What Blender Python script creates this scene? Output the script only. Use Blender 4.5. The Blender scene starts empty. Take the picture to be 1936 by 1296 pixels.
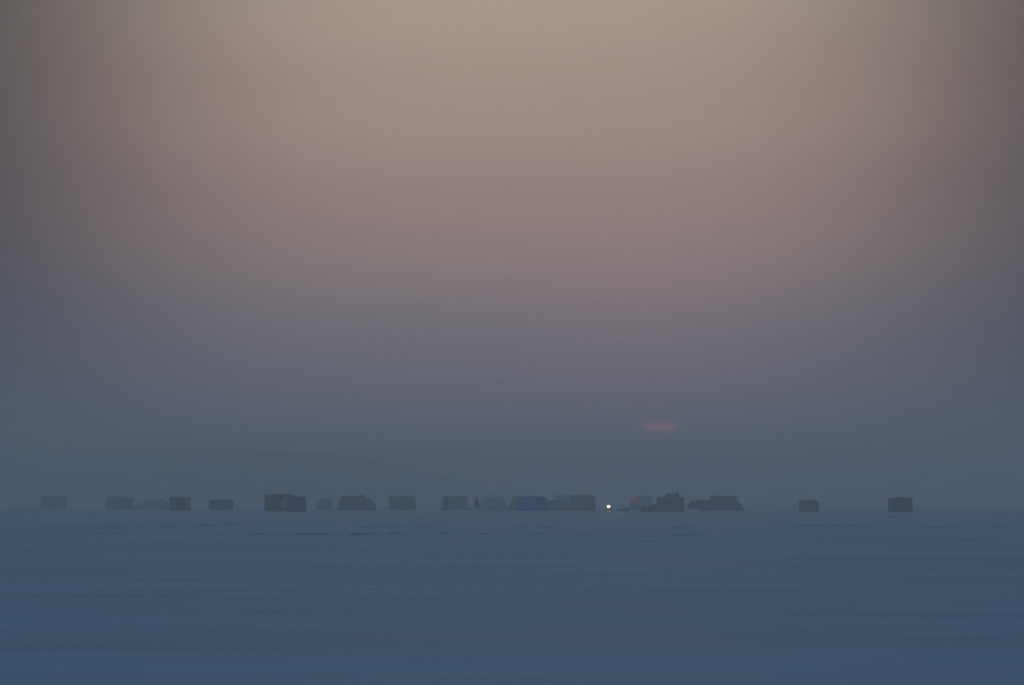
import bpy, bmesh, math, random
import numpy as np
from mathutils import Vector, Matrix

sc = bpy.context.scene
COL = sc.collection
R = math.radians

# ------------------------------------------------------------------ camera
HFOV = 24.0
F = 968.0 / math.tan(R(HFOV / 2))          # focal length in photo pixels
HOR = 943.0                                # photo row of the true horizon
CAMH = 1.6
TILT = math.atan((HOR - 648.0) / F)
cam = bpy.data.cameras.new("camera")
cam.sensor_fit = 'HORIZONTAL'
cam.angle = R(HFOV)
cam.clip_start = 0.1
cam.clip_end = 20000
cam.dof.use_dof = True                     # the photograph is a little soft
cam.dof.focus_distance = 62
cam.dof.aperture_fstop = 2.8
camo = bpy.data.objects.new("camera", cam)
COL.objects.link(camo)
camo.location = (0, 0, CAMH)
camo.rotation_euler = (math.pi / 2 + TILT, 0, 0)
sc.camera = camo

# ------------------------------------------------------------------ exposure
EXPO = 1.35
sc.view_settings.view_transform = 'Standard'
sc.view_settings.look = 'None'
sc.view_settings.exposure = EXPO
sc.view_settings.gamma = 1.0
sc.view_settings.use_curve_mapping = False
sc.render.dither_intensity = 1.6
sc.cycles.use_denoising = True
sc.cycles.max_bounces = 8
sc.cycles.volume_bounces = 3
sc.cycles.diffuse_bounces = 3
K = 1.0 / (2 ** EXPO)                      # scene value of a displayed value

# ------------------------------------------------------------------ sky and sun
SUN_EL, SUN_AZ = 1.75, 3.5                 # degrees; azimuth clockwise from +Y
GLOW_AZ = 0.4
world = bpy.data.worlds.new("World")
sc.world = world
world.use_nodes = True
wn, wl = world.node_tree.nodes, world.node_tree.links
wn.clear()


def N(nodes, typ, **kw):
    n = nodes.new(typ)
    for k, v in kw.items():
        setattr(n, k, v)
    return n


def math_node(nodes, links, op, a, b=None, c=None, clamp=False):
    n = nodes.new('ShaderNodeMath')
    n.operation = op
    n.use_clamp = clamp
    for i, v in enumerate((a, b, c)):
        if v is None:
            continue
        if isinstance(v, (int, float)):
            n.inputs[i].default_value = v
        else:
            links.new(v, n.inputs[i])
    return n.outputs[0]


def build_world():
    M = lambda op, a, b=None, c=None, clamp=False: math_node(wn, wl, op, a, b, c, clamp)
    tc = N(wn, 'ShaderNodeTexCoord')
    sep = N(wn, 'ShaderNodeSeparateXYZ')
    wl.new(tc.outputs['Generated'], sep.inputs[0])
    x, y, z = sep.outputs
    el = M('MULTIPLY', M('ARCSINE', z), 180 / math.pi)            # degrees
    az = M('MULTIPLY', M('ARCTAN2', x, y), 180 / math.pi)
    # physically based upper sky
    sky = N(wn, 'ShaderNodeTexSky', sky_type='NISHITA', sun_disc=False)
    sky.sun_elevation = R(SUN_EL)
    sky.sun_rotation = R(SUN_AZ)
    sky.dust_density = 1.0
    sky.ozone_density = 1.8
    up = N(wn, 'ShaderNodeVectorMath', operation='MULTIPLY')
    wl.new(sky.outputs[0], up.inputs[0])
    up.inputs[1].default_value = (0.137, 0.150, 0.144)
    # veil of high dawn cloud low in the sky
    ramp = N(wn, 'ShaderNodeValToRGB')
    wl.new(M('DIVIDE', el, 30.0, clamp=True), ramp.inputs[0])
    cr = ramp.color_ramp
    cr.interpolation = 'EASE'
    stops = [(0.0, (.28, .225, .24)), (3.2, (.30, .235, .235)), (7.0, (.46, .305, .25)),
             (9.3, (.505, .352, .275)), (12.0, (.515, .395, .305)), (20.0, (.38, .34, .30)), (30.0, (.2, .23, .26))]
    while len(cr.elements) < len(stops):
        cr.elements.new(0.5)
    for e, (p, c) in zip(cr.elements, stops):
        e.position = p / 30.0
        e.color = (*[v * K for v in c], 1)
    # soft unevenness of the veil
    mp = N(wn, 'ShaderNodeMapping')
    mp.inputs['Scale'].default_value = (3.0, 3.0, 14.0)
    wl.new(tc.outputs['Generated'], mp.inputs[0])
    nz = N(wn, 'ShaderNodeTexNoise')
    nz.inputs['Scale'].default_value = 1.6
    nz.inputs['Detail'].default_value = 3.0
    wl.new(mp.outputs[0], nz.inputs[0])
    uneven = M('MULTIPLY_ADD', nz.outputs[0], 0.16, 0.92)
    # brighter towards the rising sun; lens edge darkening is put into this falloff too
    d = M('DIVIDE', M('ABSOLUTE', M('SUBTRACT', az, GLOW_AZ)), 10.9)
    lobe = M('MULTIPLY_ADD', M('EXPONENT', M('MULTIPLY', M('POWER', d, 3.3), -1.0)), 0.93, 0.07)
    low = N(wn, 'ShaderNodeVectorMath', operation='SCALE')
    wl.new(ramp.outputs[0], low.inputs[0])
    wl.new(M('MULTIPLY', lobe, uneven), low.inputs['Scale'])
    # the sun seen as a dull ember through a slit in the cloud
    ex = M('DIVIDE', M('SUBTRACT', az, SUN_AZ), 0.40)
    ey = M('DIVIDE', M('SUBTRACT', el, 1.70), 0.105)
    r2 = M('ADD', M('POWER', M('ABSOLUTE', ex), 3.0), M('POWER', M('ABSOLUTE', ey), 2.0))
    slit = M('EXPONENT', M('MULTIPLY', r2, -1.0))
    emb = N(wn, 'ShaderNodeVectorMath', operation='SCALE')
    emb.inputs[0].default_value = (1.15 * K, 0.24 * K, 0.12 * K)
    wl.new(slit, emb.inputs['Scale'])
    # rosy glow in the cloud standing over the sun
    gx_ = M('POWER', M('DIVIDE', M('SUBTRACT', az, SUN_AZ - .3), 3.2), 2.0)
    gy_ = M('POWER', M('DIVIDE', M('SUBTRACT', el, 3.8), 2.2), 2.0)
    ros = N(wn, 'ShaderNodeVectorMath', operation='SCALE')
    ros.inputs[0].default_value = (0.050 * K, 0.006 * K, 0.012 * K)
    wl.new(M('EXPONENT', M('MULTIPLY', M('ADD', gx_, gy_), -1.0)), ros.inputs['Scale'])
    low1 = N(wn, 'ShaderNodeVectorMath', operation='ADD')
    wl.new(low.outputs[0], low1.inputs[0])
    wl.new(ros.outputs[0], low1.inputs[1])
    low2 = N(wn, 'ShaderNodeVectorMath', operation='ADD')
    wl.new(low1.outputs[0], low2.inputs[0])
    wl.new(emb.outputs[0], low2.inputs[1])
    mr = N(wn, 'ShaderNodeMapRange', interpolation_type='SMOOTHSTEP')
    wl.new(el, mr.inputs[0])
    mr.inputs[1].default_value = 13.0
    mr.inputs[2].default_value = 38.0
    mix = N(wn, 'ShaderNodeMix', data_type='RGBA')
    wl.new(mr.outputs[0], mix.inputs[0])
    wl.new(low2.outputs[0], mix.inputs[6])
    wl.new(up.outputs[0], mix.inputs[7])
    bg = N(wn, 'ShaderNodeBackground')
    bg.inputs[1].default_value = 1.0
    wl.new(mix.outputs[2], bg.inputs[0])
    out = N(wn, 'ShaderNodeOutputWorld')
    wl.new(bg.outputs[0], out.inputs[0])


build_world()
sun = bpy.data.lights.new("sun", 'SUN')
sun.energy = 0.02
sun.angle = R(3.0)
sun.color = (1.0, 0.42, 0.25)
suno = bpy.data.objects.new("sun", sun)
COL.objects.link(suno)
sdir = Vector((math.sin(R(SUN_AZ)) * math.cos(R(SUN_EL)), math.cos(R(SUN_AZ)) * math.cos(R(SUN_EL)), math.sin(R(SUN_EL))))
suno.rotation_euler = sdir.to_track_quat('Z', 'Y').to_euler()
suno.location = (0, 0, 20)


# ------------------------------------------------------------------ helpers
def dist_of(row):
    """distance at which the ice shows on this photo row"""
    return CAMH * F / (row - HOR)


def X(px, D):
    return (px - 968.0) / F * D


def mpp(D):
    return D / F                            # metres per photo pixel


MATS = {}


def mat(name, col, rough=0.8, var=0.12, scale=3.0, emit=None, estr=0.0, metal=0.0, trans=0.0):
    """procedural material: base colour with fine mottling, plus a little bump"""
    if name in MATS:
        return MATS[name]
    m = bpy.data.materials.new(name)
    m.use_nodes = True
    n, l = m.node_tree.nodes, m.node_tree.links
    p = n['Principled BSDF']
    tc = N(n, 'ShaderNodeTexCoord')
    nz = N(n, 'ShaderNodeTexNoise')
    nz.inputs['Scale'].default_value = scale
    nz.inputs['Detail'].default_value = 5
    l.new(tc.outputs['Object'], nz.inputs[0])
    rp = N(n, 'ShaderNodeValToRGB')
    rp.color_ramp.elements[0].position = .3
    rp.color_ramp.elements[1].position = .72
    rp.color_ramp.elements[0].color = (*[c * (1 - var) for c in col], 1)
    rp.color_ramp.elements[1].color = (*[min(1, c * (1 + var)) for c in col], 1)
    l.new(nz.outputs[0], rp.inputs[0])
    l.new(rp.outputs[0], p.inputs['Base Color'])
    p.inputs['Roughness'].default_value = rough
    p.inputs['Metallic'].default_value = metal
    p.inputs['Specular IOR Level'].default_value = 0.3
    if trans:
        p.inputs['Transmission Weight'].default_value = trans
    b = N(n, 'ShaderNodeBump')
    b.inputs['Strength'].default_value = 0.25
    b.inputs['Distance'].default_value = 0.03
    l.new(nz.outputs[0], b.inputs['Height'])
    l.new(b.outputs[0], p.inputs['Normal'])
    if emit:
        p.inputs['Emission Color'].default_value = (*emit, 1)
        p.inputs['Emission Strength'].default_value = estr
    MATS[name] = m
    return m


def mesh(name, verts, faces, m, parent=None, smooth=False):
    me = bpy.data.meshes.new(name)
    me.from_pydata([tuple(v) for v in verts], [], [tuple(f) for f in faces])
    me.update()
    if smooth:
        me.polygons.foreach_set('use_smooth', [True] * len(me.polygons))
    me.materials.append(m)
    o = bpy.data.objects.new(name, me)
    COL.objects.link(o)
    if parent:
        o.parent = parent
    return o


def thing(name, label, cat, loc, rz=0.0, group=None):
    o = bpy.data.objects.new(name, None)
    o.empty_display_size = 0.3
    COL.objects.link(o)
    o.location = loc
    o.rotation_euler = (0, 0, rz)
    o['label'] = label
    o['category'] = cat
    if group:
        o['group'] = group
    return o


def box_vf(x0, x1, y0, y1, z0, z1, tx=0.0, ty=0.0):
    """box, top inset by tx / ty"""
    v = [(x0, y0, z0), (x1, y0, z0), (x1, y1, z0), (x0, y1, z0),
         (x0 + tx, y0 + ty, z1), (x1 - tx, y0 + ty, z1), (x1 - tx, y1 - ty, z1), (x0 + tx, y1 - ty, z1)]
    f = [(0, 3, 2, 1), (4, 5, 6, 7), (0, 1, 5, 4), (1, 2, 6, 5), (2, 3, 7, 6), (3, 0, 4, 7)]
    return v, f


def box(name, x0, x1, y0, y1, z0, z1, m, parent, tx=0.0, ty=0.0, bevel=0.0):
    v, f = box_vf(x0, x1, y0, y1, z0, z1, tx, ty)
    if not bevel:
        return mesh(name, v, f, m, parent)
    bm = bmesh.new()
    vs = [bm.verts.new(p) for p in v]
    for q in f:
        bm.faces.new([vs[i] for i in q])
    bmesh.ops.bevel(bm, geom=list(bm.edges), offset=bevel, segments=2, affect='EDGES', profile=0.6)
    me = bpy.data.meshes.new(name)
    bm.to_mesh(me)
    bm.free()
    me.materials.append(m)
    o = bpy.data.objects.new(name, me)
    COL.objects.link(o)
    o.parent = parent
    return o


def tube(name, pts, rad, m, parent, seg=8):
    pts = [Vector(p) for p in pts]
    if isinstance(rad, (int, float)):
        rad = [rad] * len(pts)
    vs, fs = [], []
    for i, p in enumerate(pts):
        t = (pts[min(i + 1, len(pts) - 1)] - pts[max(i - 1, 0)]).normalized()
        a = t.cross(Vector((0, 0, 1)) if abs(t.z) < .9 else Vector((1, 0, 0))).normalized()
        b = t.cross(a)
        for k in range(seg):
            an = 2 * math.pi * k / seg
            vs.append(p + (a * math.cos(an) + b * math.sin(an)) * rad[i])
    for i in range(len(pts) - 1):
        for k in range(seg):
            k2 = (k + 1) % seg
            fs.append((i * seg + k, i * seg + k2, (i + 1) * seg + k2, (i + 1) * seg + k))
    fs.append(tuple(range(seg))[::-1])
    fs.append(tuple((len(pts) - 1) * seg + k for k in range(seg)))
    return mesh(name, vs, fs, m, parent, True)


def panel_vf(c00, c10, c11, c01, bulge, n=8, rnd=None, sag=0.0):
    """fabric panel between four corners, pushed out at its hub"""
    c00, c10, c11, c01 = map(Vector, (c00, c10, c11, c01))
    nor = (c10 - c00).cross(c01 - c00).normalized()
    vs = []
    for j in range(n + 1):
        for i in range(n + 1):
            u, v = i / n, j / n
            p = (c00 * (1 - u) + c10 * u) * (1 - v) + (c01 * (1 - u) + c11 * u) * v
            t = min(1 - abs(2 * u - 1), 1 - abs(2 * v - 1))
            w = bulge * (0.75 * t + 0.25 * math.sin(math.pi * u) * math.sin(math.pi * v))
            if rnd and 0 < i < n and 0 < j < n:
                w += rnd.uniform(-.012, .012)
            p = p + nor * w
            p.z -= sag * math.sin(math.pi * u) * (v if v > .9 else 0)
            vs.append(p)
    fs = [(j * (n + 1) + i, j * (n + 1) + i + 1, (j + 1) * (n + 1) + i + 1, (j + 1) * (n + 1) + i)
          for j in range(n) for i in range(n)]
    return vs, fs


def noise2(x, y, seed):
    """vectorised 2D gradient noise"""
    rs = np.random.RandomState(seed)
    perm = rs.permutation(512)
    ang = rs.rand(512) * 2 * np.pi
    xi = np.floor(x).astype(int)
    yi = np.floor(y).astype(int)
    xf, yf = x - xi, y - yi
    u, v = xf ** 3 * (xf * (xf * 6 - 15) + 10), yf ** 3 * (yf * (yf * 6 - 15) + 10)

    def g(ix, iy, fx, fy):
        h = ang[perm[(perm[ix % 512] + iy) % 512]]
        return np.cos(h) * fx + np.sin(h) * fy
    a = g(xi, yi, xf, yf) * (1 - u) + g(xi + 1, yi, xf - 1, yf) * u
    b = g(xi, yi + 1, xf, yf - 1) * (1 - u) + g(xi + 1, yi + 1, xf - 1, yf - 1) * u
    return a * (1 - v) + b * v


# ------------------------------------------------------------------ snow-covered ice
# wind drifts: (photo x from, x to, row, height in metres) of the ridges that read in the picture
DRIFTS = [(297, 345, 997, .12), (365, 425, 995.5, .11), (420, 462, 993, .08), (530, 612, 997, .06), (560, 602, 991, .06),
          (640, 870, 998, .075), (465, 520, 1012, .06), (512, 542, 1011, .13), (540, 640, 1012, .06), (600, 625, 1011, .09),
          (650, 722, 1012, .085), (735, 767, 1011.5, .07), (828, 852, 1011, .07), (905, 925, 1011.5, .05),
          (940, 1042, 1011, .075), (975, 1003, 998, .05), (1018, 1052, 998, .07), (1330, 1368, 1024, .075),
          (1090, 1112, 1013, .05), (1250, 1335, 1013, .05), (1185, 1250, 1025, .045), (1450, 1700, 995, .06),
          (1725, 1825, 998, .085), (1868, 1895, 997, .11), (663, 707, 1046, .03), (488, 532, 1157, .009),
          (1548, 1592, 975, .16), (1455, 1492, 976, .18), (1620, 1720, 979, .10), (720, 792, 1161, .007),
          (573, 600, 970, .28), (355, 385, 968.5, .22), (380, 400, 967, .22), (1208, 1265, 971, .14),
          (40, 300, 999, .06), (1240, 1340, 999, .04), (1560, 1660, 1017, .045), (1690, 1900, 1020, .05),
          (1545, 1600, 1138, .008), (1010, 1060, 1137, .006)]


def snow_height(x, y):
    d = np.hypot(x, y)
    near = np.clip(1 - (d - 200) / 200, 0.25, 1)
    h = .040 * noise2(x / 9, y / 2.6, 3) * near
    h += .022 * noise2(x / 3.2 + .2 * y, y / .9, 5) * np.clip(1 - d / 130, 0, 1)
    h += .050 * noise2(x / 30, y / 11, 9)
    s = noise2(x / 14 + 3, y / 3.0 + .03 * x, 21)
    h += .05 * np.clip(s - .12, 0, 1) * near
    return h


def axis(parts):
    out = []
    for a, b, step in parts:
        out.extend(np.arange(a, b, step))
    return np.array(out)


def snow_material():
    m = bpy.data.materials.new("wind_packed_snow")
    m.use_nodes = True
    n, l = m.node_tree.nodes, m.node_tree.links
    p = n['Principled BSDF']
    tc = N(n, 'ShaderNodeTexCoord')
    mp = N(n, 'ShaderNodeMapping')
    mp.inputs['Scale'].default_value = (.05, .30, 1)
    mp.inputs['Rotation'].default_value = (0, 0, R(3))
    l.new(tc.outputs['Object'], mp.inputs[0])
    n1 = N(n, 'ShaderNodeTexNoise')
    n1.inputs['Scale'].default_value = 1.0
    n1.inputs['Detail'].default_value = 7
    n1.inputs['Roughness'].default_value = .62
    n1.inputs['Distortion'].default_value = .5
    l.new(mp.outputs[0], n1.inputs[0])
    rp = N(n, 'ShaderNodeValToRGB')
    rp.color_ramp.elements[0].position = .33
    rp.color_ramp.elements[1].position = .60
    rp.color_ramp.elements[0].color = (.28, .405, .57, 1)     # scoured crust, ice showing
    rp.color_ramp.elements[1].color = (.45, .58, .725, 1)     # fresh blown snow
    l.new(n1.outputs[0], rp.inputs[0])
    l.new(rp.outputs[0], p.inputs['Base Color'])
    rr = N(n, 'ShaderNodeMapRange')
    l.new(n1.outputs[0], rr.inputs[0])
    rr.inputs[1].default_value = .3
    rr.inputs[2].default_value = .66
    rr.inputs[3].default_value = .5
    rr.inputs[4].default_value = .75
    l.new(rr.outputs[0], p.inputs['Roughness'])
    p.inputs['IOR'].default_value = 1.31
    p.inputs['Specular IOR Level'].default_value = 0.45
    mp2 = N(n, 'ShaderNodeMapping')
    mp2.inputs['Scale'].default_value = (.5, 2.2, 1)
    l.new(tc.outputs['Object'], mp2.inputs[0])
    n2 = N(n, 'ShaderNodeTexNoise')
    n2.inputs['Scale'].default_value = 1.3
    n2.inputs['Detail'].default_value = 6
    l.new(mp2.outputs[0], n2.inputs[0])
    b = N(n, 'ShaderNodeBump')
    b.inputs['Strength'].default_value = .35
    b.inputs['Distance'].default_value = .08
    l.new(n2.outputs[0], b.inputs['Height'])
    l.new(b.outputs[0], p.inputs['Normal'])
    return m


SNOW = snow_material()
EXT = 6000.0
side = [40 + 40 * 1.35 ** k for k in range(1, 40)]
xs_far = [v for v in (85, 100, 125, 160, 220, 320, 500, 800, 1300, 2200, 3600, EXT)]
xs = np.concatenate([-np.array(xs_far[::-1]), axis([(-84, -36, .8), (-36, 36, .4), (36, 84.1, .8)]), np.array(xs_far)])
ys = np.concatenate([np.array([-EXT, -2500, -1000, -400, -150, -60, -25, -10, 0, 6, 11]),
                     axis([(14, 45, .3), (45, 160, .45), (160, 400, .9)]),
                     np.array([402, 412, 430, 460, 510, 590, 700, 850, 1100, 1500, 2200, 3300, 4600, EXT])])
gx, gy = np.meshgrid(xs, ys)
gz = snow_height(gx, gy)
gz = gz * np.clip(1 - (np.hypot(gx, gy) - 420) / 300, 0, 1)
nx, ny = len(xs), len(ys)
gv = np.stack([gx, gy, gz], -1).reshape(-1, 3)
ii, jj = np.meshgrid(np.arange(nx - 1), np.arange(ny - 1))
q = (jj * nx + ii).reshape(-1)
gf = np.stack([q, q + 1, q + nx + 1, q + nx], -1)
gme = bpy.data.meshes.new("snow_ground")
gme.vertices.add(len(gv))
gme.vertices.foreach_set('co', gv.astype(np.float32).ravel())
gme.loops.add(gf.size)
gme.loops.foreach_set('vertex_index', gf.astype(np.int32).ravel())
gme.polygons.add(len(gf))
gme.polygons.foreach_set('loop_start', np.arange(0, gf.size, 4, dtype=np.int32))
gme.polygons.foreach_set('use_smooth', np.ones(len(gf), bool))
gme.update(calc_edges=True)
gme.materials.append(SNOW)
ground = bpy.data.objects.new("snow_ground", gme)
COL.objects.link(ground)
ground['kind'] = 'structure'
ground['label'] = 'wind-packed blue snow covering the frozen lake'


def gz_at(x, y):
    return float(snow_height(np.array([x]), np.array([y]))[0])


def build_drifts():
    rnd = random.Random(5)
    for k, (x0, x1, row, hh) in enumerate(DRIFTS):
        D = dist_of(row)
        xa, xb = X(x0 - 8, D), X(x1 + 8, D)
        n = max(10, min(60, int((xb - xa) / .25)))
        xs_ = np.linspace(xa, xb, n + 1)
        t = np.linspace(0, 1, n + 1)
        end = np.clip(np.minimum(t, 1 - t) * 3, 0, 1)
        end = end * end * (3 - 2 * end)
        hgt = (1.2 if row < 1030 else 1.0) * min(hh, .085) * end * np.clip(.75 + .8 * noise2(xs_ / 1.4, xs_ * 0 + 7.3 * k, 41) + .8 * noise2(xs_ / .35, xs_ * 0 + 3.1 * k, 43), .15, 1.4)
        yc = D + .5 * np.sin(t * 5 + k) + .35 * noise2(xs_ / 1.5, xs_ * 0 + k, 33)
        base = snow_height(xs_, yc)
        cross = [(-.30, -.5), (-.10, -.06), (-.05, .35), (-.03, .85), (.02, 1.0), (.25, .96), (1.0, .62), (2.2, .22), (3.6, -.5)]
        vs, fs = [], []
        for i in range(n + 1):
            for (dy, f_) in cross:
                dz = hgt[i] * f_ if f_ > 0 else .1 * f_
                vs.append((xs_[i], yc[i] + dy * (1 if dy < 0.1 else .4 + end[i] * .6), base[i] + dz))
        m_ = len(cross)
        for i in range(n):
            for j in range(m_ - 1):
                a = i * m_ + j
                fs.append((a, a + m_, a + m_ + 1, a + 1))
        o = mesh("snow_drift", vs, fs, SNOW, None, True)
        o['kind'] = 'structure'


build_drifts()

# ------------------------------------------------------------------ wooded hill on the far shore
def build_hill():
    D0 = 970.0
    cols = np.arange(-3000, 981, 5.0)
    prof_x = [-3000, -1500, -700, 0, 250, 450, 560, 640, 740, 820, 900, 980]
    prof_y = [880, 858, 850, 846, 848, 850, 853, 858, 872, 894, 920, 943]
    vs, fs = [], []
    rows = [(-70, 0.0), (-55, .35), (-35, .68), (-15, .9), (0, 1.0), (40, .97), (120, .8), (260, .4), (400, 0.0)]
    for j, (dy, k) in enumerate(rows):
        for i, px in enumerate(cols):
            D = D0 + dy + 18 * math.sin(px * .011) + 30 * math.sin(px * .004 + 1)
            top = (HOR - np.interp(px, prof_x, prof_y)) / F * D0 + CAMH
            x = X(px, D0)
            jag = float(noise2(np.array([x / 7.0]), np.array([j * 2.3]), 55)[0]) * 1.6
            jag += float(noise2(np.array([x / 2.2]), np.array([j * 1.7]), 56)[0]) * .8
            z = top * k + (jag * min(1, top / 8) if 0 < k else 0)
            vs.append((x, D, z if k > 0 else -.4))
    nc = len(cols)
    for j in range(len(rows) - 1):
        for i in range(nc - 1):
            a = j * nc + i
            fs.append((a, a + 1, a + nc + 1, a + nc))
    o = mesh("wooded_hill", vs, fs, mat("dark_conifer_slope", (.035, .045, .04), .95, .35, .15), None, True)
    o['kind'] = 'structure'
    o['label'] = 'low dark wooded hill fading into haze on the far shore'


build_hill()

# ------------------------------------------------------------------ fabrics
F_DARK = mat("charcoal_fabric", (.032, .036, .040), .75)
F_DARKB = mat("navy_black_fabric", (.06, .085, .15), .75)
F_NAVY = mat("navy_fabric", (.03, .055, .17), .7)
F_BLUE = mat("blue_fabric", (.02, .085, .54), .65)
F_PBLUE = mat("faded_blue_fabric", (.30, .42, .62), .7)
F_TAN = mat("drab_tan_fabric", (.27, .22, .20), .85)
F_GREY = mat("grey_fabric", (.32, .34, .35), .8)
F_PALE = mat("pale_grey_fabric", (.55, .57, .58), .85)
F_OLIVE = mat("olive_fabric", (.24, .27, .22), .85)
F_FROST = mat("frosted_fabric", (.42, .43, .45), .9)
F_RED = mat("faded_red_fabric", (.30, .05, .035), .8)
WOOD = mat("weathered_plywood", (.12, .09, .075), .85, .3, 2.0)
WOODD = mat("dark_stained_board", (.11, .10, .095), .85, .3, 2.0)
METAL = mat("dull_grey_metal", (.18, .18, .19), .5, metal=.6)
BLACK = mat("black_plastic", (.015, .015, .016), .5)
GLASS = mat("clear_vinyl_window", (.20, .21, .22), .3)
LOOSE = mat("loose_snow", (.78, .81, .85), .8, .04)


def xform(o_parts):
    return o_parts


SHELTERS = "ice fishing shelters of the camp on the frozen lake"


def hub_shelter(label, px0, px1, top, row, m, rot=0.0, ratio=1.0, roof=.12, inset=.07, bulge=.13, roof_m=None,
                door='right', window=False, pole=None, seed=1, side_m=None, flap=None, knobs=True, front_m=None,
                name='pop_up_shelter', cat='ice shelter'):
    """pop-up hub shelter: four pushed-out wall panels, roof panels, hubs, window, door, skirt"""
    rnd = random.Random(seed)
    D = dist_of(row)
    k = mpp(D)
    W = (px1 - px0) * k - 2 * bulge * .8
    c, s = math.cos(abs(rot)), math.sin(abs(rot))
    w = W / (c + ratio * s)
    d = w * ratio
    H = (row - top) * k
    zr = H - roof                                    # eave height
    x, y = X((px0 + px1) / 2, D), D + (w * s + d * c) / 2
    z = gz_at(x, D) - .02
    t = thing(name, label, cat, (x, y, z), rot, SHELTERS)
    hw, hd = w / 2, d / 2
    B = [(-hw, -hd, 0), (hw, -hd, 0), (hw, hd, 0), (-hw, hd, 0)]
    T = [(-hw + inset, -hd + inset, zr), (hw - inset, -hd + inset, zr), (hw - inset, hd - inset, zr), (-hw + inset, hd - inset, zr)]
    for i in range(4):
        j = (i + 1) % 4
        pm = (front_m or m) if i == 0 else (side_m or m)
        v, f = panel_vf(B[i], B[j], T[j], T[i], bulge, 8, rnd)
        o = mesh("wall_panel", v, f, pm, t)
        if knobs:
            ctr = (Vector(B[i]) + Vector(B[j]) + Vector(T[i]) + Vector(T[j])) / 4
            nn = (Vector(B[j]) - Vector(B[i])).cross(Vector(T[i]) - Vector(B[i])).normalized()
            tube("hub", [ctr + nn * (bulge - .01), ctr + nn * (bulge + .03), ctr + nn * (bulge + .05)], [.06, .06, .03], BLACK, o)
    v, f = panel_vf(T[0], T[1], T[2], T[3], roof, 8, rnd)
    ro = mesh("roof", v, f, roof_m or m, t)
    if knobs:
        tube("hub", [(0, 0, H - .01), (0, 0, H + .03), (0, 0, H + .05)], [.06, .06, .03], BLACK, ro)
    # corner poles
    for i in range(4):
        b, tt = Vector(B[i]), Vector(T[i])
        tube("corner_seam", [b, (b + tt) / 2, tt], .022, BLACK if m is not F_FROST else F_GREY, t, 6)
    # window and door on the front face
    fy = -hd - bulge * .62
    if window:
        v, f = panel_vf((-hw * .62, -hd - .10, H * .56), (-hw * .2, -hd - .125, H * .56), (-hw * .2, -hd - .10, H * .8), (-hw * .62, -hd - .07, H * .8), .01, 2)
        wo = mesh("window", v, f, GLASS, t)
    if door:
        sx = 1 if door == 'right' else -1
        v, f = panel_vf((sx * hw * .52 - .33, -hd - .05, .10), (sx * hw * .52 + .33, -hd - .05, .10),
                        (sx * hw * .52 + .30, -hd - .03, H * .82), (sx * hw * .52 - .30, -hd - .03, H * .82), .05, 4)
        do = mesh("door_flap", v, f, (front_m or m), t)
        tube("zip", [(sx * hw * .52 - .28, -hd - .07, .12), (sx * hw * .52 - .28, -hd - .10, H * .45), (sx * hw * .52 - .27, -hd - .06, H * .8)], .015, BLACK, do, 5)
    # snow-weighted skirt round the foot
    vs, fs = [], []
    n = 10
    loop = []
    for i in range(4):
        a, b = Vector(B[i]), Vector(B[(i + 1) % 4])
        for kk in range(n):
            loop.append(a.lerp(b, kk / n))
    for p in loop:
        out = Vector((p.x, p.y, 0)).normalized()
        vs.append(p + out * .02 + Vector((0, 0, .10 + rnd.uniform(-.04, .05))))
        vs.append(p + out * (.32 + rnd.uniform(-.1, .18)) + Vector((0, 0, -.05)))
    L = len(loop)
    for i in range(L):
        j = (i + 1) % L
        fs.append((2 * i + 1, 2 * j + 1, 2 * j, 2 * i))
    mesh("snow_skirt", vs, fs, LOOSE, t, True)
    if pole:
        ppx, ptop, lean = pole
        lx, lz = (ppx - (px0 + px1) / 2) * k, (row - ptop) * k
        tube("flag_pole", [(lx, 0, H - .35), (lx + lean * .4, 0, (H + lz) / 2), (lx + lean, 0, lz)], .035, BLACK, t, 6)
    if flap:
        # a lighter window flap folded open on the front wall
        pts = [(-hw + 2 * hw * u, -hd - .16, H * vv) for u, vv in flap]
        nb = len(pts)
        vs = pts + [(px_, py_ + .03, pz_) for px_, py_, pz_ in pts]
        fs = [tuple(range(nb)), tuple(range(nb, 2 * nb))[::-1]] + [(i, i + nb, (i + 1) % nb + nb, (i + 1) % nb) for i in range(nb)]
        mesh("folded_flap", vs, fs, F_GREY, t)
    return t, k, H


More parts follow.
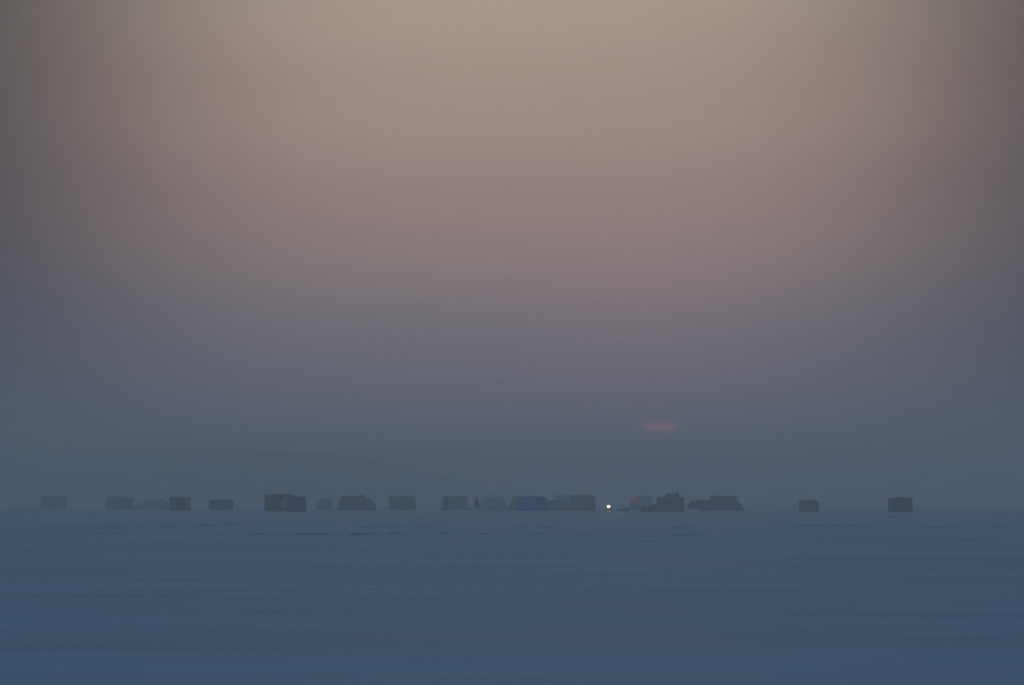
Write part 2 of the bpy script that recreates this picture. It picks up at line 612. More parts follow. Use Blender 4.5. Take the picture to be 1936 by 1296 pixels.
def flip_shelter(label, prof, row, m, depth=2.0, side_m=None, top_m=None, pole=None, seed=1, window=None, lift=0.0, sled=True,
                 name='flip_over_shelter', cat='ice shelter', rot=0.0, D=None):
    """flip-over shelter: canopy stretched over hoops between two shaped end panels, on a sled tub.
    prof = outline as (photo x, photo row) from the left foot over the top to the right foot"""
    rnd = random.Random(seed)
    D = D or dist_of(row)
    k = mpp(D)
    xm = (prof[0][0] + prof[-1][0]) / 2
    P = [((px - xm) * k, (row - py) * k) for px, py in prof]
    x = X(xm, D)
    z = gz_at(x, D) - .03 + lift
    t = thing(name, label, cat, (x, D + depth / 2, z), rot, SHELTERS)
    hd = depth / 2
    n = len(P)
    # canopy in strips between hoops, sagging a little between them
    S = 6
    vs, fs = [], []
    for j in range(S + 1):
        v = j / S
        sag = 1 - .035 * abs(math.sin(math.pi * v * 3))
        for (px, pz) in P:
            vs.append((px * sag, -hd + depth * v, pz * sag))
    for j in range(S):
        for i in range(n - 1):
            a = j * n + i
            fs.append((a, a + n, a + n + 1, a + 1))
    mesh("canopy", vs, fs, top_m or m, t)
    zc = sum(p[1] for p in P) / n * .6
    for yy, sgn in ((-hd, -1), (hd, 1)):
        vs = [(px, yy, pz) for px, pz in P] + [(px * .55, yy + sgn * .07, zc + (pz - zc) * .55) for px, pz in P] + [(0, yy + sgn * .09, zc)]
        fs = []
        for i in range(n):
            j = (i + 1) % n
            fs.append((i, j, n + j, n + i) if sgn < 0 else (j, i, n + i, n + j))
            fs.append((n + i, n + j, 2 * n) if sgn < 0 else (n + j, n + i, 2 * n))
        e = mesh("end_panel", vs, fs, side_m or m, t)
    for j in (0, 2, 4, 6):
        v = j / S
        tube("hoop", [(px * 1.004, -hd + depth * v, pz * 1.004) for px, pz in P], .02, BLACK, t, 6)
    Wd = abs(P[-1][0] - P[0][0])
    if sled:
        box("sled_tub", -Wd / 2 - .05, Wd / 2 + .05, -hd - .06, hd + .06, -.04, .16, BLACK, t, .04, .04, .03)
    if window:
        x0, x1, y0, y1 = window
        v, f = panel_vf(((x0 - xm) * k, -hd - .085, (row - y1) * k), ((x1 - xm) * k, -hd - .085, (row - y1) * k),
                        ((x1 - xm) * k, -hd - .085, (row - y0) * k), ((x0 - xm) * k, -hd - .085, (row - y0) * k), .015, 2)
        mesh("window", v, f, GLASS, t)
    if pole:
        ppx, ptop, lean = pole
        lx, lz = (ppx - xm) * k, (row - ptop) * k
        tube("flag_pole", [(lx, 0, lz - .9), (lx + lean * .4, 0, lz - .3), (lx + lean, 0, lz)], .035, BLACK, t, 6)
    vs, fs = [], []
    m2 = 12
    for i in range(m2 + 1):
        u = i / m2
        xx = -Wd / 2 - .3 + (Wd + .6) * u
        hh = rnd.uniform(.04, .12)
        vs += [(xx, -hd - .05, hh), (xx, -hd - .5 - rnd.uniform(0, .25), -.05)]
    for i in range(m2):
        fs.append((2 * i + 1, 2 * i + 3, 2 * i + 2, 2 * i))
    mesh("snow_skirt", vs, fs, LOOSE, t, True)
    return t


# ------------------------------------------------------------------ the camp, left to right
hub_shelter('faintest square shelter, farthest left of the camp, nearly lost in the haze', 75, 124, 937, 963.6, F_FROST, R(4), seed=2, knobs=True, door='left')
hub_shelter('grey boxy shelter second from the left, its right roof corner rounded', 198, 251, 938, 965, F_GREY, R(-16), .8, roof=.2, inset=.14, seed=3, side_m=F_OLIVE)
flip_shelter('low pale flat-topped shelter with a long dark slope on its left', [(251, 965.5), (253, 960), (262, 955), (271, 951), (276, 947.5), (283, 946.2), (300, 946), (309, 947.6), (313, 951), (316, 957), (317, 965.5)],
             965.5, F_PALE, 2.2, top_m=F_OLIVE, seed=4)
hub_shelter('small dark square shelter with a stubby vent on its left roof corner', 321, 358, 939.5, 967.5, F_DARK, R(-5), .9, roof=.06, inset=.03, bulge=.06, pole=(328.5, 934.6, .12), seed=5)
hub_shelter('low wide slate-coloured shelter between the small square one and the big dark tent', 392, 443, 944, 966, F_DARKB, R(9), .7, roof=.07, inset=.06, bulge=.09, seed=6, side_m=F_DARK)


def big_tent():
    t, k, H = hub_shelter('largest darkest tent with a lighter flap on its front and a navy annex', 499, 552, 935, 969, F_DARK, R(-3), .95, roof=.05, inset=.09, bulge=.12,
                          seed=7, window=False, door='left', pole=(546, 928.5, .02),
                          flap=[(.60, .50), (.78, .86), (.93, .92), (.95, .40), (.80, .16)])
    rnd = random.Random(77)
    x0, x1 = 1.45, 3.15
    v, f = box_vf(x0, x1, -1.1, .9, 0, 1.82, .0, .1)
    Bc = [(x0, -1.15, 0), (x1, -1.15, 0), (x1, .9, 0), (x0, .9, 0)]
    Tc = [(x0, -1.05, 1.98), (x1 - .08, -1.05, 1.72), (x1 - .08, .85, 1.72), (x0, .85, 1.98)]
    for a, b in ((0, 1), (1, 2), (2, 3)):
        vv, ff = panel_vf(Bc[a], Bc[b], Tc[b], Tc[a], .1, 8, rnd)
        mesh("annex_wall", vv, ff, F_NAVY, t)
    vv, ff = panel_vf(Tc[0], Tc[1], Tc[2], Tc[3], .06, 8, rnd)
    mesh("annex_roof", vv, ff, F_NAVY, t)


big_tent()
hub_shelter('small faded blue peaked tent right of the largest dark tent', 597, 629, 940.5, 966.5, F_PBLUE, R(40), 1.0, roof=.42, inset=.12, bulge=.1, seed=8, side_m=F_PBLUE)
flip_shelter('dark humped shelter with an upright pole and a long curved right end', [(637, 966), (640, 960), (642, 950), (645, 941.5), (650, 939), (664, 938.4), (680, 937.6), (686, 936), (688.5, 939), (692, 942), (699, 944), (705, 950), (709, 958), (710, 966)],
             966, F_DARKB, 2.4, top_m=F_DARK, seed=9, pole=(665.5, 929, .02))
hub_shelter('drab tan square shelter with softly rounded roof, standing alone', 734, 787, 936.5, 966, F_OLIVE, R(-12), .9, roof=.2, inset=.12, bulge=.12, seed=10)


def stripe_shelter():
    t, k, H = hub_shelter('flat-topped grey shelter with a black strip for the dark of an open doorway near its left edge', 834, 886, 938, 965.5, F_PALE, R(-8), .75, roof=.05, inset=.05, bulge=.07,
                          seed=11, window=True, door='right', front_m=F_GREY, side_m=F_PALE)
    hw = ((886 - 834) * k - .14) / 2
    x0 = -hw + 8.5 * k
    hd = .75 * hw
    box("doorway_dark_slab", x0, x0 + 7.2 * k, -hd - .30, -hd - .12, .02, H - .06, BLACK, t, .05, .0)  # solid black slab stands in for the dark inside the doorway


stripe_shelter()
flip_shelter('pale trapezoid shelter just right of the walking person', [(905, 966.5), (908, 958), (912, 950.5), (917, 944), (922, 942), (945, 942), (951, 945.5), (955, 953), (957.5, 960), (959, 966.5)],
             966.5, F_PALE, 2.0, seed=12, D=318)
flip_shelter('grey sloping shelter half hidden behind the blue tent', [(958, 967), (961, 959), (966, 950), (971, 942), (974, 939), (984, 938.6), (996, 945), (1000, 967)],
             967, F_GREY, 2.0, seed=13, D=318)
hub_shelter('bright blue square tent in the middle of the camp', 977, 1036, 938, 968, F_BLUE, R(3), .9, roof=.13, inset=.13, bulge=.12, seed=14, pole=(1014, 935.6, 0))
flip_shelter('low olive shelter sloping down to the right beside the blue tent', [(1034, 967), (1034, 946.2), (1053, 946), (1058, 947.5), (1066, 951), (1072, 955), (1077, 961), (1079, 967)],
             967, F_OLIVE, 2.0, seed=15)
hub_shelter('faint pale box shelter with a leaning pole, behind the low olive one', 1050, 1092, 935, 964.5, F_PALE, R(2), .9, roof=.04, inset=.03, bulge=.06, seed=16, pole=(1074, 925.5, .32))
hub_shelter('tall grey-brown shelter with rounded right shoulder, left of the headlight', 1077, 1129, 934, 967, F_TAN, R(-6), .8, roof=.2, inset=.15, bulge=.12, seed=17)


# snowmobile with its headlight on
def snowmobile():
    D = 318.0
    x = X(1151, D)
    z = gz_at(x, D)
    t = thing('snowmobile', 'snowmobile facing the camera with its bright headlight on', 'snowmobile', (x, D, z), R(-6))
    body = mat("grey_cowling", (.16, .16, .17), .45)
    # cowling: lofted nose
    rings = [(-.95, .18, .30, .44), (-.80, .30, .26, .56), (-.5, .36, .24, .66), (-.15, .38, .24, .74), (.2, .30, .26, .72), (.5, .22, .28, .62)]
    vs, fs = [], []
    n = 12
    for yy, hw, z0, z1 in rings:
        for i in range(n):
            a = 2 * math.pi * i / n
            cx, cz = math.cos(a), math.sin(a)
            vs.append((hw * (abs(cx) ** .7) * (1 if cx > 0 else -1), yy, (z0 + z1) / 2 + (z1 - z0) / 2 * (abs(cz) ** .8) * (1 if cz > 0 else -1)))
    for j in range(len(rings) - 1):
        for i in range(n):
            i2 = (i + 1) % n
            fs.append((j * n + i, j * n + i2, (j + 1) * n + i2, (j + 1) * n + i))
    fs.append(tuple(range(n))[::-1])
    fs.append(tuple((len(rings) - 1) * n + i for i in range(n)))
    cow = mesh("cowling", vs, fs, body, t, True)
    v, f = panel_vf((-.24, -.30, .70), (.24, -.30, .70), (.17, -.02, 1.0), (-.17, -.02, 1.0), .05, 4)
    mesh("windshield", v, f, GLASS, t)
    box("seat", -.17, .17, .35, 1.35, .52, .76, BLACK, t, .04, .06, .04)
    box("tunnel", -.22, .22, .1, 1.55, .26, .50, METAL, t, .02, .02)
    tr = []
    for i in range(24):
        a = 2 * math.pi * i / 24
        tr.append((0, .85 + .72 * math.copysign(abs(math.cos(a)) ** .5, math.cos(a)), .16 + .14 * math.copysign(abs(math.sin(a)) ** .7, math.sin(a))))
    vs, fs = [], []
    for p in tr:
        vs += [(-.19, p[1], p[2]), (.19, p[1], p[2])]
    for i in range(24):
        j = (i + 1) % 24
        fs.append((2 * i, 2 * i + 1, 2 * j + 1, 2 * j))
    fs.append(tuple(2 * i for i in range(24)))
    fs.append(tuple(2 * i + 1 for i in range(24))[::-1])
    mesh("track", vs, fs, BLACK, t)
    for s in (-1, 1):
        sk = tube("ski", [(s * .5, -1.25, .20), (s * .5, -1.1, .07), (s * .5, -.6, .03), (s * .5, .0, .03)], [.05, .07, .07, .06], BLACK, t, 8)
        tube("strut", [(s * .5, -.55, .06), (s * .42, -.5, .22), (s * .30, -.45, .38)], .03, METAL, sk)
    tube("handlebar", [(-.36, .12, .93), (-.2, .05, .96), (0, .02, .90), (.2, .05, .96), (.36, .12, .93)], .018, BLACK, t)
    # headlight: wide lens in the nose
    vs, fs = [(0, -.93, .56)], []
    n = 20
    for r, yy in ((.5, -.925), (1.0, -.90), (1.0, -.74)):
        for i in range(n):
            a = 2 * math.pi * i / n
            vs.append((.14 * r * math.cos(a), yy, .56 + .092 * r * math.sin(a)))
    for i in range(n):
        fs.append((0, 1 + i, 1 + (i + 1) % n))
        for rr in (0, 1):
            a, b = 1 + rr * n + i, 1 + rr * n + (i + 1) % n
            fs.append((a, a + n, b + n, b))
    mesh("headlight", vs, fs, mat("lit_headlight_lens", (.9, .85, .75), .3, emit=(1, .70, .38), estr=11.0), t)
    tube('halo_ring', [(.2 * math.cos(a), -.89, .56 + .14 * math.sin(a)) for a in [2 * math.pi * i / 20 for i in range(21)]], .045,  # orange halo round the headlight, put in as a glowing ring
         mat('halo_glow', (.8, .5, .2), .4, emit=(1, .42, .12), estr=.22), t, 6)
    lamp = bpy.data.lights.new("headlight_beam", 'POINT')
    lamp.energy = 14
    lamp.color = (1, .55, .25)
    lamp.shadow_soft_size = .08
    lo = bpy.data.objects.new("headlight_beam", lamp)
    COL.objects.link(lo)
    lo.parent = t
    lo.location = (0, -1.15, .56)


snowmobile()


def cargo_sled():
    D = 306.0
    x = X(1177, D)
    t = thing('cargo_sled', 'low dark cargo sled lying in the snow right of the headlight', 'sled', (x, D, gz_at(x, D)), R(8))
    box("tub", -.75, .75, -.3, .3, .06, .24, BLACK, t, -.05, -.04, .04)
    for s in (-1, 1):
        tube("runner", [(-.9, s * .22, .14), (-.75, s * .22, .03), (.75, s * .22, .03)], .03, METAL, t)
    b = box("lashed_box", .15, .6, -.22, .22, .22, .46, F_DARK, t, .02, .02, .03)
    tube("strap", [(.38, -.24, .22), (.38, -.23, .47), (.38, .23, .47), (.38, .24, .22)], .015, BLACK, b, 5)
    tube("tow_bar", [(-.85, -.2, .12), (-1.4, 0, .18), (-.85, .2, .12)], .02, METAL, t)


cargo_sled()


def red_shelter():
    t = flip_shelter('grey shelter with a glowing red patch at its upper left, right of the headlight', [(1186, 966.5), (1190, 957), (1196, 947), (1203, 940), (1209, 938), (1230, 938), (1232, 942), (1233, 955), (1234, 966.5)],
                     966.5, F_PALE, 2.0, seed=18, D=312)
    k = mpp(312)
    xm = (1186 + 1234) / 2
    g = mat("glowing_red_fabric", (.35, .07, .05), .8, emit=(1, .30, .20), estr=.045)  # red patch glows by its own emission; no lamp stands behind it
    P = [(1194, 947), (1197, 941.5), (1203, 939.5), (1208, 941), (1209, 946), (1206, 950), (1199, 951)]
    pts = [((a - xm) * k, -1.0 - .09, (966.5 - b) * k) for a, b in P]
    n = len(pts)
    ctr = Vector((sum(p[0] for p in pts) / n, -1.16, sum(p[2] for p in pts) / n))
    mesh("glowing_red_patch", pts + [tuple(ctr)], [(i, (i + 1) % n, n) for i in range(n)], g, t)


red_shelter()


def stepped_shack():
    """dark shack with a raised roof box and gear heaped on it"""
    D = 291.0
    k = mpp(D)
    row = 968.0
    xm = 1267.0
    x = X(xm, D)
    t = thing('stepped_shack', 'dark lumpy shack with a raised roof box, darkest right of the headlight', 'ice shelter', (x, D + 1.2, gz_at(x, D) - .02), R(-3), SHELTERS)
    L = lambda px: (px - xm) * k
    Z = lambda py: (row - py) * k
    rnd = random.Random(19)
    # four board walls, each of separate boards
    x0, x1, y0, y1, zt = L(1243), L(1293), -1.15, 1.15, Z(941.5)
    for nm, a, b in (("wall", (x0, y0), (x1, y0)), ("wall", (x1, y0), (x1, y1)), ("wall", (x1, y1), (x0, y1)), ("wall", (x0, y1), (x0, y0))):
        v, f = panel_vf((a[0], a[1], .12), (b[0], b[1], .12), (b[0], b[1], zt), (a[0], a[1], zt), .02, 3)
        wobj = mesh(nm, v, f, WOODD, t)
        nb = 7
        A, Bv = Vector((*a, 0)), Vector((*b, 0))
        nrm = (Bv - A).cross(Vector((0, 0, 1))).normalized()
        for i in range(nb):
            p, q2 = A.lerp(Bv, (i + .04) / nb), A.lerp(Bv, (i + .96) / nb)
            hz = zt - rnd.uniform(.0, .06)
            vs = [p + nrm * .035 + Vector((0, 0, .10)), q2 + nrm * .035 + Vector((0, 0, .10)), q2 + nrm * .035 + Vector((0, 0, hz)), p + nrm * .035 + Vector((0, 0, hz)),
                  p + Vector((0, 0, .10)), q2 + Vector((0, 0, .10)), q2 + Vector((0, 0, hz)), p + Vector((0, 0, hz))]
            mesh("board", vs, [(0, 1, 2, 3), (4, 7, 6, 5), (0, 4, 5, 1), (1, 5, 6, 2), (2, 6, 7, 3), (3, 7, 4, 0)], WOODD, wobj)
    # roof: slab rising to the middle, overhanging at the left
    pr = [(1236.5, 942.8), (1245, 941), (1257, 939), (1285, 939), (1290, 941), (1295, 943)]
    vs = [(L(a), y0 - .15, Z(b)) for a, b in pr] + [(L(a), y0 - .15, Z(b) - .1) for a, b in pr[::-1]]
    nn = len(vs)
    vs2 = vs + [(p[0], y1 + .15, p[2]) for p in vs]
    fs = [tuple(range(nn)), tuple(range(nn, 2 * nn))[::-1]] + [(i, i + nn, (i + 1) % nn + nn, (i + 1) % nn) for i in range(nn)]
    ro = mesh("roof", vs2, fs, WOODD, t)
    box("roof_box", L(1258.5), L(1284), -.7, .7, Z(940), Z(934.5), F_DARK, t, .03, .03, .04)
    box("roof_bundle", L(1259), L(1269), -.6, .3, Z(935), Z(933.3), F_DARKB, t, .04, .04, .04)
    box("roof_bundle", L(1277), L(1284), -.5, .5, Z(935), Z(932.4), F_DARK, t, .04, .04, .04)
    do = box("door", L(1247), L(1259), y0 - .085, y0 - .045, .14, zt - .12, WOOD, t)
    tube("handle", [(L(1257.4), y0 - .10, .9), (L(1257.4), y0 - .13, .95), (L(1257.4), y0 - .10, 1.0)], .015, METAL, do, 6)
    wi = box("window", L(1272), L(1284), y0 - .08, y0 - .045, .95, 1.4, GLASS, t)
    for s in (-.85, .85):
        box("skid", x0 - .25, x1 + .2, s - .08, s + .08, -.02, .12, WOODD, t)
    # stacked gear along its left foot
    for (a, b, c, m) in ((1210, 1222, 958.5, F_DARK), (1222, 1233, 956, F_DARKB), (1233, 1243, 953, F_DARK)):
        g = thing('gear_bag', {1210: 'leftmost low dark gear bag in the row beside the stepped shack', 1222: 'middle dark gear bag in the row beside the stepped shack',
                               1233: 'dark gear bag leaning nearest the stepped shack wall'}[a], 'bag', (X((a + b) / 2, D), D + .3, gz_at(X((a + b) / 2, D), D)), R(rnd.uniform(-8, 8)), 'gear bags beside the shack')
        hw = (b - a) * k / 2 - .01
        box("bag_body", -hw, hw, -.3, .3, -.02, (967.5 - c) * k, m, g, .08, .1, .07)
        tube("strap", [(-hw * .6, -.27, (967.5 - c) * k * .7), (0, -.36, (967.5 - c) * k * .85), (hw * .6, -.27, (967.5 - c) * k * .7)], .02, BLACK, g, 6)
    tube("tow_bar", [(x1 + .05, -.3, Z(953.5)), (L(1297), -.4, Z(955)), (L(1300.5), -.4, Z(957))], .045, BLACK, t, 6)


stepped_shack()
flip_shelter('low dark wedge-nosed shelter raised on a snow bank between two dark shacks', [(1299, 963.5), (1302, 955), (1306, 949), (1310, 946), (1322, 945), (1331, 944.6), (1336, 946), (1340, 950), (1342, 963.5)],
             963.5, F_DARK, 2.0, seed=20, D=322, lift=.12)


def flat_roof_shack():
    D = 303.6
    k = mpp(D)
    row = 967.0
    xm = 1366.0
    x = X(xm, D)
    t = thing('flat_roofed_shack', 'dark blue shack with overhanging flat roof and chimney, rightmost of the main cluster', 'ice shelter', (x, D + 1.2, gz_at(x, D) - .02), R(2), SHELTERS)
    L = lambda px: (px - xm) * k
    Z = lambda py: (row - py) * k
    blu = mat("dark_blue_siding", (.06, .10, .20), .8, .25)
    x0, x1, y0, y1, zt = L(1347), L(1391), -1.2, 1.2, Z(940.5)
    for a, b in (((x0, y0), (x1, y0)), ((x1, y0), (x1, y1)), ((x1, y1), (x0, y1)), ((x0, y1), (x0, y0))):
        v, f = panel_vf((*a, .10), (*b, .10), (*b, zt), (*a, zt), .02, 3)
        wobj = mesh("wall", v, f, blu, t)
        A, Bv = Vector((*a, 0)), Vector((*b, 0))
        nrm = (Bv - A).cross(Vector((0, 0, 1))).normalized()
        for i in range(8):
            z0, z1 = .10 + (zt - .10) * (i + .03) / 8, .10 + (zt - .10) * (i + .97) / 8
            vs = [A + nrm * .045 + Vector((0, 0, z0)), Bv + nrm * .045 + Vector((0, 0, z0)), Bv + nrm * .025 + Vector((0, 0, z1)), A + nrm * .025 + Vector((0, 0, z1)),
                  A + Vector((0, 0, z0)), Bv + Vector((0, 0, z0)), Bv + Vector((0, 0, z1)), A + Vector((0, 0, z1))]
            mesh("board", vs, [(0, 1, 2, 3), (4, 7, 6, 5), (0, 4, 5, 1), (1, 5, 6, 2), (2, 6, 7, 3), (3, 7, 4, 0)], blu, wobj)
    ro = box("roof", L(1343.5), L(1392.5), y0 - .2, y1 + .2, zt, Z(938.2), WOODD, t, .02, .02)
    box("snow_cap", L(1345), L(1391), y0 - .1, y1 + .1, Z(938.2), Z(937.2), LOOSE, ro, .1, .1)
    tube("chimney", [(L(1359), .2, zt - .2), (L(1359), .2, Z(934)), (L(1359), .2, Z(931))], .045, METAL, t)
    do = box("door", L(1352), L(1362), y0 - .09, y0 - .05, .12, zt - .15, WOODD, t)
    tube("handle", [(L(1360.7), y0 - .10, .9), (L(1360.7), y0 - .13, .95), (L(1360.7), y0 - .10, 1.0)], .015, METAL, do, 6)
    box("window", L(1370), L(1382), y0 - .085, y0 - .05, .95, 1.4, GLASS, t)
    # lean-to on the right and a low lean-to on the left
    for (P, nm) in (([(1391.5, 968), (1391.5, 945), (1396, 949), (1401, 955), (1405, 962), (1406, 968)], 'lean_to'),
                    ([(1328, 968), (1328, 951), (1333, 948), (1346.5, 944), (1346.5, 968)], 'lean_to')):
        pts = [(L(a), -.9, Z(b)) for a, b in P]
        n = len(pts)
        vs = pts + [(p[0], .9, p[2]) for p in pts]
        fs = [tuple(range(n))[::-1], tuple(range(n, 2 * n))] + [(i, (i + 1) % n, (i + 1) % n + n, i + n) for i in range(n)]
        mesh(nm, vs, fs, F_DARKB, t)


flat_roof_shack()


def gable_hut():
    D = 291.0
    k = mpp(D)
    row = 968.0
    t = thing('gabled_hut', 'tiny gabled brown hut standing alone right of the camp', 'ice shelter', (X(1530, D), D + 1.0, gz_at(X(1530, D), D) - .02), R(34), SHELTERS)
    w, d, ze, zp = 1.25, 2.0, (row - 952) * k, (row - 946) * k
    # gable end faces left-front, long wall faces right-front
    A = [(-d / 2, -w / 2), (d / 2, -w / 2), (d / 2, w / 2), (-d / 2, w / 2)]
    for i in (0, 2):
        a, b = A[i], A[(i + 1) % 4]
        v, f = panel_vf((*a, 0), (*b, 0), (*b, ze), (*a, ze), .01, 3)
        wo = mesh("wall", v, f, WOOD, t)
        av, bv = Vector((*a, 0)), Vector((*b, 0))
        nrm = (bv - av).cross(Vector((0, 0, 1))).normalized()
        for j in range(6):
            p, q2 = av.lerp(bv, (j + .05) / 6), av.lerp(bv, (j + .95) / 6)
            vs = [p + nrm * .03, q2 + nrm * .03, q2 + nrm * .03 + Vector((0, 0, ze - .02)), p + nrm * .03 + Vector((0, 0, ze - .02)), p, q2, q2 + Vector((0, 0, ze - .02)), p + Vector((0, 0, ze - .02))]
            mesh("board", vs, [(0, 1, 2, 3), (4, 7, 6, 5), (0, 4, 5, 1), (1, 5, 6, 2), (2, 6, 7, 3), (3, 7, 4, 0)], WOOD, wo)
    for sx in (-1, 1):
        vs = [(sx * d / 2, -w / 2, 0), (sx * d / 2, w / 2, 0), (sx * d / 2, w / 2, ze), (sx * d / 2, 0, zp), (sx * d / 2, -w / 2, ze)]
        vs += [(x_ - sx * .05, y_, z_) for x_, y_, z_ in vs]
        fs = [(0, 1, 2, 3, 4), (9, 8, 7, 6, 5)] + [(i, i + 5, (i + 1) % 5 + 5, (i + 1) % 5) for i in range(5)]
        mesh("gable_end", vs, fs, WOOD, t)
    for sy in (-1, 1):
        vs = [(-d / 2 - .1, 0, zp + .03), (d / 2 + .1, 0, zp + .03), (d / 2 + .1, sy * (w / 2 + .1), ze - .03), (-d / 2 - .1, sy * (w / 2 + .1), ze - .03)]
        vs += [(a, b, c + .06) for a, b, c in vs]
        mesh("roof_slope", vs, [(0, 1, 2, 3), (7, 6, 5, 4), (0, 4, 5, 1), (1, 5, 6, 2), (2, 6, 7, 3), (3, 7, 4, 0)], WOODD, t)
    box("corner_post", -d / 2 - .06, -d / 2 + .34, -w / 2 - .07, -w / 2 - .035, 0, ze - .03, WOODD, t)
    do = box("door", -d / 2 - .03, -d / 2 - .055, -.28, .28, .04, ze - .02, WOODD, t)
    box("window", .2, .65, -w / 2 - .06, -w / 2 - .032, ze * .45, ze * .75, GLASS, t)


gable_hut()
hub_shelter('dark square tent on the far right, standing apart from all others', 1681, 1726, 939.5, 969.3, F_DARK, R(7), .9, roof=.09, inset=.07, bulge=.09, seed=25, side_m=F_DARKB)


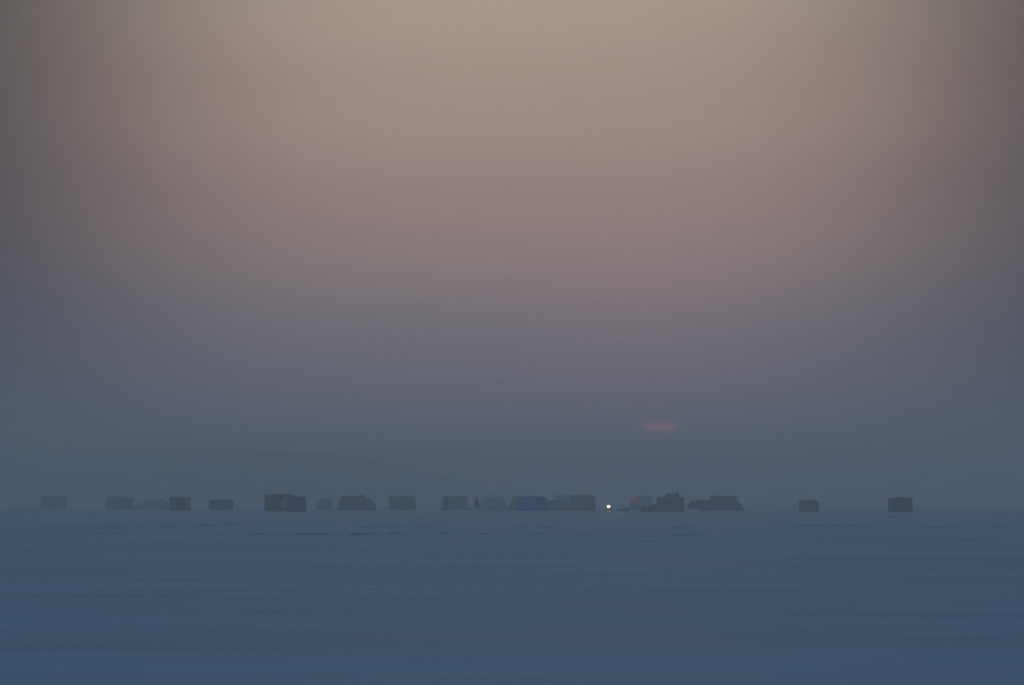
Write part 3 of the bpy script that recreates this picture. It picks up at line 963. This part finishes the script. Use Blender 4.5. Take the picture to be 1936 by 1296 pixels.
# ------------------------------------------------------------------ walking person
def person():
    D = 297.0
    x = X(902, D)
    coat = mat("dark_parka_cloth", (.018, .018, .022), .85)
    t = thing('person', 'person in a dark hooded parka walking to the left', 'person', (x, D, gz_at(x, D)), R(-8))
    # joints: x to the right of the picture (behind the walker), y away, z up; walking to -x
    J = {}
    V, E_, RAD = [], [], []

    def add(key, p, r, par=None):
        J[key] = len(V)
        V.append(p)
        RAD.append(r if isinstance(r, tuple) else (r, r))
        if par is not None:
            E_.append((J[par], J[key]))
    add('pelvis', (0, 0, .95), (.17, .19))
    add('waist', (-.02, 0, 1.12), (.165, .19), 'pelvis')
    add('chest', (-.05, 0, 1.36), (.15, .205), 'waist')
    add('neck', (-.07, 0, 1.52), .075, 'chest')
    add('head', (-.09, 0, 1.62), (.095, .085), 'neck')
    add('crown', (-.09, 0, 1.72), (.085, .075), 'head')
    for s, nm, kx, fx, fz in ((-1, 'n', -.16, -.20, .07), (1, 'f', .20, .52, .10)):
        add('hip' + nm, (0, s * .10, .86), .115, 'pelvis')
        add('knee' + nm, (kx * .6, s * .11, .48), .08, 'hip' + nm)
        add('ank' + nm, (fx, s * .11, fz + .04), .058, 'knee' + nm)
        add('toe' + nm, (fx - .19, s * .12, fz - .025 if s < 0 else fz - .06), .05, 'ank' + nm)
        ax, hz = (.17, 1.02) if s < 0 else (-.25, 1.0)
        add('sh' + nm, (-.05, s * .20, 1.42), .085, 'chest')
        add('el' + nm, (ax * .5, s * .27, 1.17), .062, 'sh' + nm)
        add('wr' + nm, (ax - .08, s * .27, hz - .05), .045, 'el' + nm)
        add('pa' + nm, (ax - .11, s * .265, hz - .13), (.028, .042), 'wr' + nm)
        for q_, (dx, ln) in enumerate(((-.03, .075), (-.01, .085), (.012, .08), (.032, .065))):
            add('fa%d' % q_ + nm, (ax - .12 + dx, s * .262, hz - .13 - ln * .6), .0095, 'pa' + nm)
            add('fb%d' % q_ + nm, (ax - .125 + dx, s * .25, hz - .13 - ln), .0085, 'fa%d' % q_ + nm)
        add('ta' + nm, (ax - .165, s * .255, hz - .13), .0105, 'pa' + nm)
        add('tb' + nm, (ax - .18, s * .25, hz - .165), .009, 'ta' + nm)
    me = bpy.data.meshes.new("body")
    me.from_pydata(V, E_, [])
    o = bpy.data.objects.new("body", me)
    COL.objects.link(o)
    o.parent = t
    me.materials.append(coat)
    sk = o.modifiers.new("skin", 'SKIN')
    sk.use_smooth_shade = True
    for i, sv in enumerate(me.skin_vertices[0].data):
        sv.radius = RAD[i]
        sv.use_root = (i == 0)
    o.modifiers.new("sub", 'SUBSURF').levels = 1
    o.modifiers["sub"].render_levels = 1
    # long parka skirt and peaked hood as clothing
    def lathe(name, rows, m, cuts=16):
        vs, fs = [], []
        for (cx, z, rx, ry) in rows:
            for i in range(cuts):
                a = 2 * math.pi * i / cuts
                vs.append((cx + rx * math.cos(a), ry * math.sin(a), z))
        for j in range(len(rows) - 1):
            for i in range(cuts):
                i2 = (i + 1) % cuts
                fs.append((j * cuts + i, j * cuts + i2, (j + 1) * cuts + i2, (j + 1) * cuts + i))
        fs.append(tuple((len(rows) - 1) * cuts + i for i in range(cuts)))
        return mesh(name, vs, fs, m, t, True)
    lathe("parka", [(.03, .56, .35, .30), (.01, .75, .34, .30), (-.01, .95, .31, .30), (-.03, 1.15, .275, .30), (-.05, 1.35, .225, .28), (-.06, 1.46, .165, .21), (-.07, 1.53, .09, .10)], coat)
    lathe("hood", [(-.07, 1.50, .13, .14), (-.07, 1.58, .14, .135), (-.07, 1.68, .135, .125), (-.06, 1.76, .095, .09), (-.05, 1.82, .03, .03)], coat)
    skin_m = mat("weathered_skin", (.30, .18, .13), .6)
    vs, fs = [], []
    for (a, z, r) in ((0, 1.555, .03), (0, 1.58, .055), (0, 1.62, .064), (0, 1.66, .066), (0, 1.70, .05)):
        for i in range(9):
            an = math.pi / 2 + math.pi * i / 8
            nose = .028 if (i == 4 and abs(z - 1.62) < .01) else 0
            eye = -.008 if (i in (3, 5) and abs(z - 1.66) < .01) else 0
            vs.append((-.155 + (r * .8 + nose + eye) * math.cos(an) * 1.0, r * 1.1 * math.sin(an), z))
    for j in range(4):
        for i in range(8):
            fs.append((j * 9 + i, j * 9 + i + 1, (j + 1) * 9 + i + 1, (j + 1) * 9 + i))
    mesh("face", vs, fs, skin_m, t, True)


person()


def ice_auger():
    """bundle lying on the snow to the left of the walker"""
    D = 297.0
    x = X(889, D)
    t = thing('gear_bucket', 'small dark bucket with a rod on the snow left of the walking person', 'bucket', (x, D + .4, gz_at(x, D)), 0)
    vs, fs = [], []
    n = 14
    for r, z in ((.13, 0), (.16, .36), (.14, .36), (.115, .03)):
        for i in range(n):
            a = 2 * math.pi * i / n
            vs.append((r * math.cos(a), r * math.sin(a), z))
    for j in range(3):
        for i in range(n):
            i2 = (i + 1) % n
            fs.append((j * n + i, j * n + i2, (j + 1) * n + i2, (j + 1) * n + i))
    fs.append(tuple(range(n))[::-1])
    fs.append(tuple(3 * n + i for i in range(n)))
    mesh("pail", vs, fs, F_DARK, t)
    tube("rod", [(.02, 0, .05), (.12, 0, .5), (.3, 0, .85)], [.03, .022, .012], BLACK, t, 6)
    tube("bail", [(-.155, 0, .33), (-.12, -.1, .46), (0, -.14, .52), (.12, -.1, .46), (.155, 0, .33)], .01, METAL, t, 5)


ice_auger()

# ------------------------------------------------------------------ haze of ice fog and blowing snow
E2 = EXT + 300
v, f = box_vf(-E2, E2, -E2, E2, -1.6, 26.5)
hm = bpy.data.materials.new("ice_fog")
hm.use_nodes = True
hn, hl = hm.node_tree.nodes, hm.node_tree.links
hn.clear()
pv = N(hn, 'ShaderNodeVolumePrincipled')
pv.inputs['Color'].default_value = (.93, .95, .97, 1)
pv.inputs['Density'].default_value = 0.0034
pv.inputs['Anisotropy'].default_value = 0.6
pv.inputs['Density Attribute'].default_value = ""
ho = N(hn, 'ShaderNodeOutputMaterial')
hl.new(pv.outputs[0], ho.inputs['Volume'])
haze = mesh("haze", v, f, hm)
haze['kind'] = 'stuff'
haze['label'] = 'blue ice fog and blowing snow over the lake'
